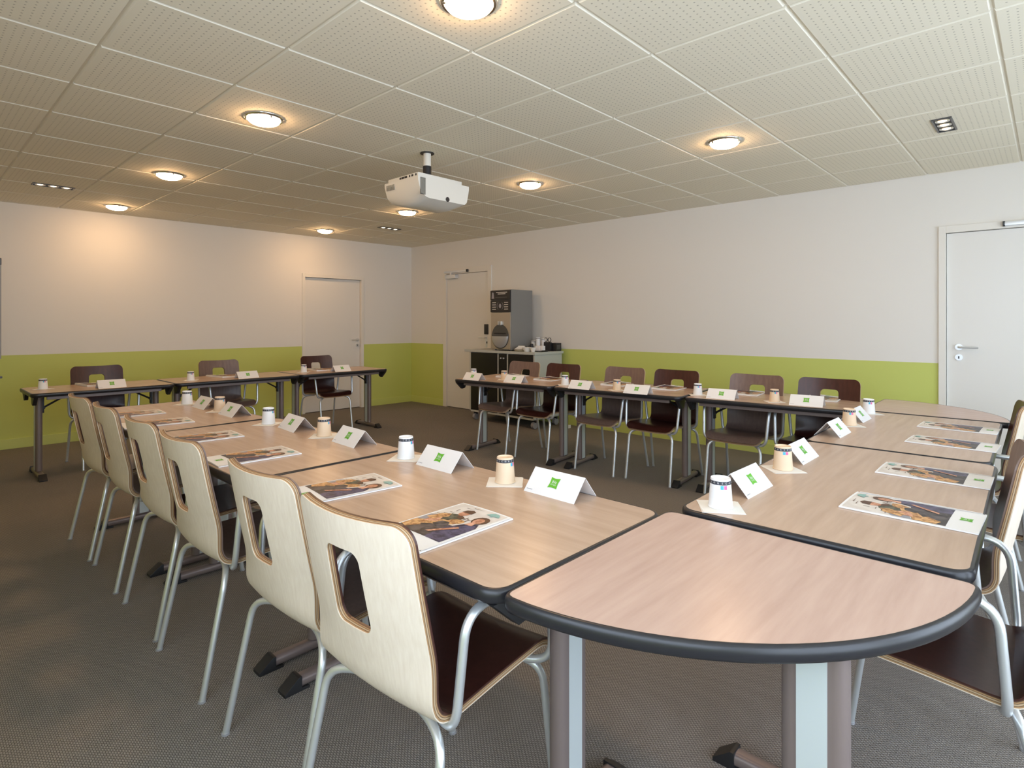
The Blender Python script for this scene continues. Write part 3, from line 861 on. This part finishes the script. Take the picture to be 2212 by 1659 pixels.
def make_magazine(curl=0.):
    """A4 magazine; local x right, y up the page, origin at the middle of the bottom edge"""
    hz = lambda x: .0042+.0022*sin(pi*(x+MW/2)/MW)+curl*max(0, (x+MW/2)/MW)**2
    b = MB(); n = 12; vs = []; fs = []
    for i in range(n+1):
        x = -MW/2+MW*i/n
        for y in (0, MH): vs += [(x, y, .0003), (x, y, hz(x))]
    for i in range(n):
        a = i*4; c = a+4
        fs += [(a+1, c+1, c+3, a+3), (a, a+2, c+2, c), (a, c, c+1, a+1), (a+2, a+3, c+3, c+2)]
    fs += [(0, 1, 3, 2), (n*4, n*4+2, n*4+3, n*4+1)]
    b.add(vs, fs, M_PAPER)
    o = b.obj('magazine', None, 30)
    pr = MB(); lay = [0]
    def put(poly, mat):
        lay[0] += 1; z = .00025+.00006*lay[0]
        # cut the polygon in strips so that it follows the slightly bowed cover
        bm = bmesh.new(); vv = [bm.verts.new((p[0], p[1], 0)) for p in poly]; bm.faces.new(vv)
        for i in range(1, n):
            x = -MW/2+MW*i/n
            bmesh.ops.bisect_plane(bm, geom=bm.verts[:]+bm.edges[:]+bm.faces[:], plane_co=(x, 0, 0), plane_no=(1, 0, 0))
        bmesh.ops.triangulate(bm, faces=bm.faces[:])
        for f in bm.faces:
            f.normal_update()
            if f.normal.z < 0: f.normal_flip()
        bm.verts.index_update()
        pr.add([(v.co.x, v.co.y, hz(v.co.x)+z) for v in bm.verts], [[v.index for v in f.verts] for f in bm.faces], mat); bm.free()
    put([(-.098, .072), (.092, .072), (.092, .328), (-.098, .328)], M_COVER)
    put([(-.098, .072), (.092, .072), (.092, .105), (.05, .175), (-.03, .165), (-.098, .150)], M_DKPANT)
    put([(-.098, .150), (-.055, .165), (-.03, .205), (-.060, .225), (-.098, .200)], M_GREYL)
    put([(.030, .072), (.092, .072), (.092, .200), (.078, .226), (.048, .215), (.020, .150)], M_NAVY)
    put([(-.040, .170), (.008, .175), (.012, .235), (-.020, .250), (-.050, .240)], M_OLIVE)
    put([(-.098, .120), (-.080, .115), (-.020, .150), (.022, .178), (.030, .205), (.010, .200), (-.030, .188), (-.085, .150)], M_ORANGE)
    put([(-.070, .150), (-.030, .165), (-.050, .215), (-.078, .200)], M_SKIN)
    put(ell(.012, .200, .026, .018, 12, .5), M_ORANGE)
    put([(-.090, .178), (-.060, .172), (-.035, .215), (-.048, .238), (-.075, .225)], M_ORANGE)
    put([(-.030, .150), (.000, .140), (.018, .165), (.004, .185), (-.022, .180)], M_DKPANT)
    put([(-.098, .095), (-.070, .085), (-.045, .120), (-.080, .150), (-.098, .150)], M_ORANGE)
    put(ell(-.004, .232, .016, .010, 10, -.4), M_HAIR)
    put(ell(-.018, .262, .017, .022), M_SKIN)
    put([(-.036, .268), (.002, .268), (.000, .290), (-.016, .298), (-.034, .288)], M_HAIR)
    put(ell(.060, .250, .025, .030), M_HAIR)
    put(ell(.058, .245, .015, .021), M_SKIN)
    put([(.045, .200), (.070, .205), (.066, .226), (.050, .226)], M_SKIN)
    put([(.000, .10), (.014, .10), (.060, .170), (.050, .176)], M_SKIN)
    for k, (x, y, w, h) in enumerate([(.016, .222, .003, .022), (.022, .232, .018, .003), (.030, .215, .003, .018), (-.065, .245, .02, .0025), (-.058, .262, .0025, .018), (-.05, .30, .03, .0025), (-.03, .312, .04, .0025), (-.075, .228, .02, .003), (-.09, .215, .012, .003)]):
        put([(x, y), (x+w, y+.002), (x+w, y+h), (x, y+h)], M_HAIR)
    put([(.035, .298), (.080, .302), (.072, .318), (.050, .322), (.040, .310)], M_TEAL)
    put([(.052, .290), (.060, .292), (.066, .320), (.060, .322)], M_TEAL)
    for a in (.0,):
        put([(.098, .01), (.1055, .01), (.1055, .325), (.098, .325)], M_PAPER)
    pr.obj('cover_picture', o, 0)
    l = MB(); logo(l, Matrix.Translation((.0, .036, hz(0)+.0004)), .030); l.obj('printed_logo', o, 0)
    d = MB(); d.flat(ell(.100, .006, .0022, .0022, 8), hz(.1)+.0006, M_INK); d.obj('staple_mark', o, 0)
    return o
def seat_set(T, cup, cupkind, card, mag, facing, names, curl=0, cupname=''):
    """facing = direction the sitter looks (angle). names = short place description"""
    x, y = cup
    key = 'napkin'
    place(key, make_napkin, 'square napkin under the cup %s' % names, 'napkin', (x, y, T+.0002), facing+radians(45+random.uniform(-14, 14)), 'square napkins under the cups')
    place('cup'+cupkind, lambda: make_cup(M_CUPW if cupkind == 'w' else M_CUPK), '%s paper cup turned upside down %s' % ('white' if cupkind == 'w' else 'kraft brown', names), 'paper cup', (x, y, T+.0024), math.atan2(-y, -x)+radians(70 if facing == 0. else 32), 'upside-down paper cups')
    if card:
        place('card', make_card, 'white tent card with green logo %s' % names, 'place card', (card[0], card[1], T), facing+card[2], 'tent-shaped place cards')
    if mag:
        place('mag%g' % curl, lambda: make_magazine(curl), 'magazine with people on its cover %s' % names, 'magazine', (mag[0], mag[1], T+.0005), facing-pi/2+mag[2], 'magazines laid on the tables')
LW = ['nearest the camera in the left row', 'at the second left row seat', 'at the third left row seat', 'at the fourth left row seat', 'at the fifth left row seat', 'at the sixth and farthest left row seat']
Wc = [(1.479, 1.415), (1.459, 1.968), (1.465, 2.651), (1.427, 3.191), (1.423, 3.884), (1.389, 4.38)]
Wk = [(1.508, 1.193, -.02), (1.483, 1.749, .0), (1.478, 2.398, -.06), (1.468, 2.945, -.08), (1.430, 3.665, 0.), (1.427, 4.118, 0.)]
Wm = [(.878, 1.235, .0), (.880, 1.785, -.12), (.868, 2.475, -.04), (.860, 3.05, -.06), (.845, 3.69, -.10), (.830, 4.15, -.06)]
for i in range(6): seat_set(T1, Wc[i], 'kwkwkw'[i], Wk[i], Wm[i], 0., LW[i])
LS = ['nearest the camera in the right row', 'at the second right row seat', 'at the third right row seat', 'at the fourth and farthest right row seat']
Sc = [(1.731, .742), (2.340, .757), (3.595, .815), (4.130, .83)]
Sk = [(1.978, .768, -.02), (2.572, .780, 0), (3.268, .815, 0), (3.832, .835, 0)]
Sm = [(2.075, .140, -.02), (2.63, .152, .0), (3.365, .172, -.03), (3.885, .198, -.02)]
for i in range(4): seat_set(T1, Sc[i], 'wkkw'[i], Sk[i], Sm[i], pi/2, LS[i])
LE = ['in the wall row, nearest the cabinet'] + ['in the wall row, %s from the cabinet' % k for k in ('second', 'third', 'fourth', 'fifth')] + ['in the wall row, nearest the rounded table']
Ec = [(4.18, 4.46), (4.22, 4.05), (4.253, 3.30), (4.23, 2.721), (4.394, 2.07), (4.403, 1.483)]
Ek = [(4.02, 4.28, .1), (4.12, 3.80, .1), (4.13, 3.02, .1), (4.17, 2.48, .1), (4.34, 1.845, .1), (4.38, 1.255, .1)]
Em = [(4.70, 4.24, .12), (4.74, 3.74, .10), (4.80, 2.98, .12), (4.84, 2.47, .1), (4.95, 1.83, .1), (5.00, 1.28, .1)]
for i in range(6): seat_set(TE, Ec[i], 'wkwkwk'[i], Ek[i], Em[i], pi, LE[i], curl=.012)
LN = ['at the left end of the back row', 'on the middle table of the back row', 'on the back row table before the white door']
Nc = [(.895, 6.47), (2.046, 6.347), (3.29, 6.42)]
Nk = [(1.34, 6.20, 0), (2.55, 6.22, 0), (3.68, 6.26, 0)]
Nm = [(1.27, 6.73, .1), (2.42, 6.73, .15), (3.60, 6.76, -.1)]
for i in range(3): seat_set(TN, Nc[i], 'www'[i], Nk[i], Nm[i], -pi/2, LN[i], curl=.012)

# ------------------------------------------------------------ refreshment counter
def sideboard():
    t = thing('refreshment_cabinet', 'grey wheeled cabinet with black doors below the coffee machine', 'cabinet', (5.40, 4.66, 0), -A_E*0)
    W, D, Z = 1.18, .56, .96
    b = MB(); b.box(-.015, D, -.012, W+.09, Z-.032, Z, M_COUNTER, .003); b.obj('countertop', t, 0)
    b = MB()
    b.box(0, D-.02, 0, .025, .13, Z-.032, M_COUNTER, .002); b.box(0, D-.02, W-.025, W, .13, Z-.032, M_COUNTER, .002)
    b.box(0, D-.02, .025, W-.025, .115, .14, M_COUNTER); b.box(D-.035, D-.02, .025, W-.025, .14, Z-.032, M_CABLACK)
    b.box(.0, D-.04, .455, .475, .14, Z-.032, M_COUNTER); b.box(.0, D-.04, .625, .645, .14, Z-.032, M_COUNTER)
    b.obj('carcass', t, 0)
    for y0, y1, ky in ((.03, .45, None), (.48, .62, None), (.65, W-.03, None)):
        b = MB(); b.box(-.004, .014, y0, y1, .145, Z-.04, M_CABLACK, .002); d = b.obj('cabinet_door', t, 0)
        if y0 == .48:
            for k in (.525, .575):
                b = MB(); b.lathe([(.0001, -.014), (.010, -.012), (.010, .0)], M_STEEL, 14, mtx=Matrix.Translation((-.004, k, .865)) @ Matrix.Rotation(pi/2, 4, 'Y')); b.obj('knob', d)
    for x, y in ((.06, .06), (.06, W-.06), (D-.08, .06), (D-.08, W-.06)):
        b = MB(); b.cyl(.045, -.02, .02, M_CAST, 20, mtx=Matrix.Translation((x, y, .046)) @ Matrix.Rotation(pi/2, 4, 'X'))
        b.box(x-.012, x+.012, y-.028, y+.028, .08, .116, M_BLACK, .003); b.obj('caster', t)
sideboard()
def coffee_machine():
    t = thing('coffee_machine', 'tall grey coffee machine with black menu panel and oval cup bay', 'coffee machine', (5.45, 5.116, .96))
    W, D, H = .365, .43, .80
    b = MB(); b.box(.012, D, 0, W, .012, H, M_MGREY, .006); b.obj('housing', t, 0)
    b = MB(); b.box(-.004, .012, .006, W-.006, .02, .50, M_MSILV, .004); fr = b.obj('front_panel', t, 0)
    b = MB(); b.box(-.01, .012, .004, W-.004, .665, H-.008, M_BLACK, .003)
    Rf = Matrix(((0, 0, -1, -.0108), (-1, 0, 0, W/2), (0, 1, 0, 0), (0, 0, 0, 1)))
    for k, (x, w, z) in enumerate([(.03, .20, .765), (.03, .14, .745), (.02, .21, .70)]):
        b.flat([(x-w/2, z-.004), (x+w/2, z-.004), (x+w/2, z+.004), (x-w/2, z+.004)], 0, M_CERAM if k < 2 else M_DARKS, Rf)
    b.flat([(-.155, .685), (-.105, .685), (-.118, .765), (-.145, .770)], 0, M_GREYL, Rf)
    b.obj('advert_panel', t, 0)
    b = MB(); b.box(-.008, .012, .004, W-.004, .505, .66, M_BLACK, .003)
    Rf2 = Rf @ Matrix.Translation((0, 0, -.0018))
    for sx in (-1, 1):
        for k in range(4):
            z = .545+.029*k; x0, x1 = sx*.075, sx*.145
            if x0 > x1: x0, x1 = x1, x0
            b.flat([(x0, z-.004), (x1, z-.004), (x1, z+.004), (x0, z+.004)], 0, M_CERAM, Rf2)
        arc = [(.052*cos(radians(a))*sx, .588+.058*sin(radians(a))) for a in range(-60, 61, 12)]
        for i in range(len(arc)-1):
            (xa, za), (xb, zb_) = arc[i], arc[i+1]
            b.flat([(xa, za), (xb, zb_), (xb*1.1, zb_), (xa*1.1, za)][::int(sx)], 0, M_GREYL, Rf2)
    b.flat(ell(0, .588, .022, .030, 16), 0, M_GREYL, Rf2)
    b.obj('button_panel', t, 0)
    Rb = Matrix.Translation((-.004, W/2, .185)) @ Matrix.Rotation(-pi/2, 4, 'Y')
    b = MB()
    b.prism(ell(.0, 0, .162, .152, 36), 0, .006, M_DARKS, Rb)
    bay = b.obj('cup_bay', t)
    # lower bulging silver dome (half ellipsoid)
    vs = []; fs = []; n = 20; m = 7
    for i in range(n+1):
        a = pi + pi*i/n
        for j in range(m+1):
            q = j/m; r = cos(q*pi/2); vs.append((-.008-.045*sin(q*pi/2), W/2+.149*cos(a)*r, .190+.156*sin(a)*r))
    for i in range(n):
        for j in range(m): fs.append((i*(m+1)+j, (i+1)*(m+1)+j, (i+1)*(m+1)+j+1, i*(m+1)+j+1))
    b = MB(); b.add(vs, fs, M_DOME)
    b.flat([(-.133, 0), (.133, 0), (.133, .03), (-.133, .03)], .0, M_DOME, Matrix(((0, 0, 0, 0), (1, 0, 0, W/2), (0, 0, 0, .19), (0, 0, 0, 1))) @ Matrix.Identity(4)) if False else None
    b.box(-.02, -.006, W/2-.144, W/2+.144, .186, .215, M_DARKS, .003)
    b.box(-.012, -.009, W/2-.105, W/2+.105, .218, .232, M_BLACK)
    b.obj('drip_dome', bay, 60)
    b = MB(); b.box(-.03, -.004, W/2-.035, W/2-.015, .335, .385, M_STEEL, .004); b.box(-.03, -.004, W/2+.008, W/2+.024, .335, .385, M_STEEL, .004); b.obj('spout', bay, 40)
    for y in (.05, W-.05):
        b = MB(); b.cyl(.014, .0, .014, M_BLACK, 14, c=(.05, y)); b.obj('rubber_foot', t)
coffee_machine()
ZC = .9602
def small(name, mb, label, cat, x, y, rz=0, z=ZC, group=None):
    o = mb.obj(name, None, 40, (x, y, z), rz); return tag(o, label, cat, group)
# stack of plates
pl = [(.0001, .004), (.05, .004), (.085, .014), (.087, .012), (.055, .0), (.0001, .0)]
for k in range(3):
    b = MB(); b.lathe(pl, M_CREAM if k == 0 else M_CERAM, 28)
    small('saucer', b, ['cream plate at the bottom of the stack beside the coffee machine', 'white plate in the middle of the stack beside the coffee machine', 'white plate on top of the stack beside the coffee machine'][k], 'plate', 5.52, 5.00, 0, ZC+.009*k, 'plates stacked on the counter')
b = MB()
for k in range(4): b.box(-.075+.004*k, .07, -.05, .05-.005*k, .0+.009*k, .008+.009*k, M_NAPKIN, .002, Matrix.Rotation(radians(6*k), 4, 'Z'))
small('napkin_pile', b, 'loose pile of white paper napkins on top of the plate stack', 'napkins', 5.52, 5.0, .4, ZC+.033)
bowl = [(.0001, .004), (.028, .004), (.05, .035), (.060, .055), (.062, .054), (.052, .030), (.032, .0), (.0001, .0)]
b = MB(); b.lathe(bowl, M_CERAM, 28); small('bowl', b, 'wide white bowl at the front of the counter', 'bowl', 5.47, 4.85)
bowl2 = [(r*.62, z*1.0) for r, z in bowl]
b = MB(); b.lathe(bowl2, M_CERAM, 24); small('small_bowl', b, 'small white bowl right of the wide bowl on the counter', 'bowl', 5.465, 4.745)
def cupstack(n, r):
    b = MB()
    for k in range(n): b.lathe([(r*.72, .0+k*.016), (r, .075+k*.016), (r*1.04, .077+k*.016), (r*1.0, .079+k*.016), (r*.9, .075+k*.016)], M_CUPW, 20)
    b.lathe([(.0001, 0), (r*.72, 0)], M_CUPW, 20)
    b.lathe([(r*1.005, .060+(n-1)*.016), (r*1.03, .068+(n-1)*.016)], M_BAND, 20)
    return b
small('cup_stack', cupstack(4, .028), 'shortest stack of white paper cups, nearest the coffee machine', 'cup stack', 5.80, 5.03, 0, ZC, 'paper cup stacks on the counter')
small('cup_stack', cupstack(7, .029), 'tallest stack of white paper cups, middle of three', 'cup stack', 5.76, 4.915, 0, ZC, 'paper cup stacks on the counter')
small('cup_stack', cupstack(6, .029), 'stack of white paper cups nearest the black box', 'cup stack', 5.80, 4.85, 0, ZC, 'paper cup stacks on the counter')
b = MB(); b.lathe([(.0001, 0), (.026, 0), (.029, .03), (.022, .075), (.02, .09), (.0001, .095)], M_BLACK, 20); b.tube(fillet([(0, .024, .07), (0, .05, .065), (0, .045, .02), (0, .026, .02)], .01), .004, M_BLACK, 8)
small('black_pot', b, 'small black pot between the paper cup stacks', 'pot', 5.68, 4.955)
b = MB(); b.lathe([(.0001, 0), (.022, 0), (.03, .05), (.028, .05), (.0001, .01)], M_BLACK, 20)
small('black_cup', b, 'small black cup beside the coffee machine', 'cup', 5.70, 5.085, 0, ZC)
for k in range(2):
    b = MB(); b.lathe([(.0001, .004), (.03, .004), (.042, .012), (.044, .010), (.03, 0), (.0001, 0)], M_CERAM, 22)
    small('saucer', b, ['lower white saucer before the black pot', 'upper white saucer before the black pot'][k], 'saucer', 5.585, 4.93, 0, ZC+.008*k, 'small saucers')
b = MB(); b.box(-.06, .06, -.07, .07, 0, .012, M_BLACK, .003); b.box(-.06, .06, -.07, -.066, 0, .02, M_BLACK); b.box(-.06, .06, .066, .07, 0, .02, M_BLACK)
small('tray', b, 'black tray under the white sachets on the counter', 'tray', 5.59, 4.727)
for k in range(3):
    b = MB()
    for j in range(4): b.box(-.03+.012*j, -.022+.012*j, -.020, .020, 0, .062, M_PAPER, .002, Matrix.Rotation(radians(3*j-4), 4, 'Z'))
    small('sachet_bundle', b, ['bundle of white sachets, left of the three on the tray', 'bundle of white sachets, middle of the three on the tray', 'bundle of white sachets, right of the three on the tray'][k], 'sachets', 5.59, 4.770-.044*k, 0, ZC+.0125, 'white sachets on the tray')
b = MB(); b.box(-.055, .055, -.05, .05, 0, .105, M_BLACK, .004); b.box(-.035, .035, -.0505, -.05, .02, .08, M_DARKS)
small('tea_box', b, 'black box at the right end of the counter', 'box', 5.88, 4.715)
b = MB()
for s in (-1, 1):
    b.lathe([(.024, -.006), (.030, 0), (.024, .006)], M_BLACK, 20, mtx=Matrix.Translation((0, s*.03, .145)) @ Matrix.Rotation(pi/2, 4, 'Y'))
    b.cyl(.014, -.006, .006, M_CERAM, 16, mtx=Matrix.Translation((0, s*.03, .145)) @ Matrix.Rotation(pi/2, 4, 'Y'))
b.box(-.02, .02, -.05, .05, 0, .115, M_BLACK, .004)
small('capsule_rack', b, 'black rack with two round rings behind the sachets', 'rack', 5.79, 4.775)
# ------------------------------------------------------------ small things on the floor / left edge
b = MB(); b.box(-.03, .03, -.07, .07, 0, .04, M_CERAM, .005); b.box(-.032, -.029, -.03, .03, .012, .028, M_BLACK)
tag(b.obj('power_strip_box', None, 0, (5.80, 4.50, 0), 0), 'small white box on the carpet by the wheeled cabinet', 'box')
def flipchart():
    t = thing('flipchart_easel', 'flipchart easel cut off by the left edge of the photo', 'flipchart', (.378, 7.62, 0))
    b = MB(); b.box(-.345, .345, -.012, .012, .97, 1.93, M_WHITE, .003); b.obj('writing_board', t, 0)
    b = MB(); b.box(-.35, .353, -.022, .0, 1.90, 1.97, M_DARKS, .008); b.obj('paper_clamp', t, 0)
    b = MB(); b.box(.343, .350, -.016, .012, .97, 1.95, M_CAST); b.box(-.350, -.343, -.016, .012, .97, 1.95, M_CAST); b.obj('frame', t, 0)
    b = MB(); b.box(-.30, .354, -.07, -.01, .78, .80, M_DARKS, .004); b.obj('pen_tray', t, 0)
    for sx in (-1, 1):
        b = MB(); b.tube([(sx*.26, -.0, 1.6), (sx*.30, -.10, .0)], .012, M_STEEL, 10); b.obj('leg', t)
    b = MB(); b.tube([(0, .02, 1.6), (0, .20, .0)], .012, M_STEEL, 10); b.obj('leg', t)
flipchart()

# ------------------------------------------------------------ light
w = bpy.data.worlds.new('sky'); scn.world = w; w.use_nodes = True
bg = w.node_tree.nodes['Background']; bg.inputs[0].default_value = (.72, .84, 1., 1); bg.inputs[1].default_value = 7.6
scn.view_settings.view_transform = 'Standard'; scn.view_settings.look = 'None'
scn.view_settings.exposure = -.3; scn.view_settings.gamma = 1.; scn.view_settings.use_curve_mapping = False
scn.cycles.use_denoising = True
scn.cycles.max_bounces = 10; scn.cycles.diffuse_bounces = 6; scn.cycles.transparent_max_bounces = 8
scn.cycles.sample_clamp_indirect = 6.
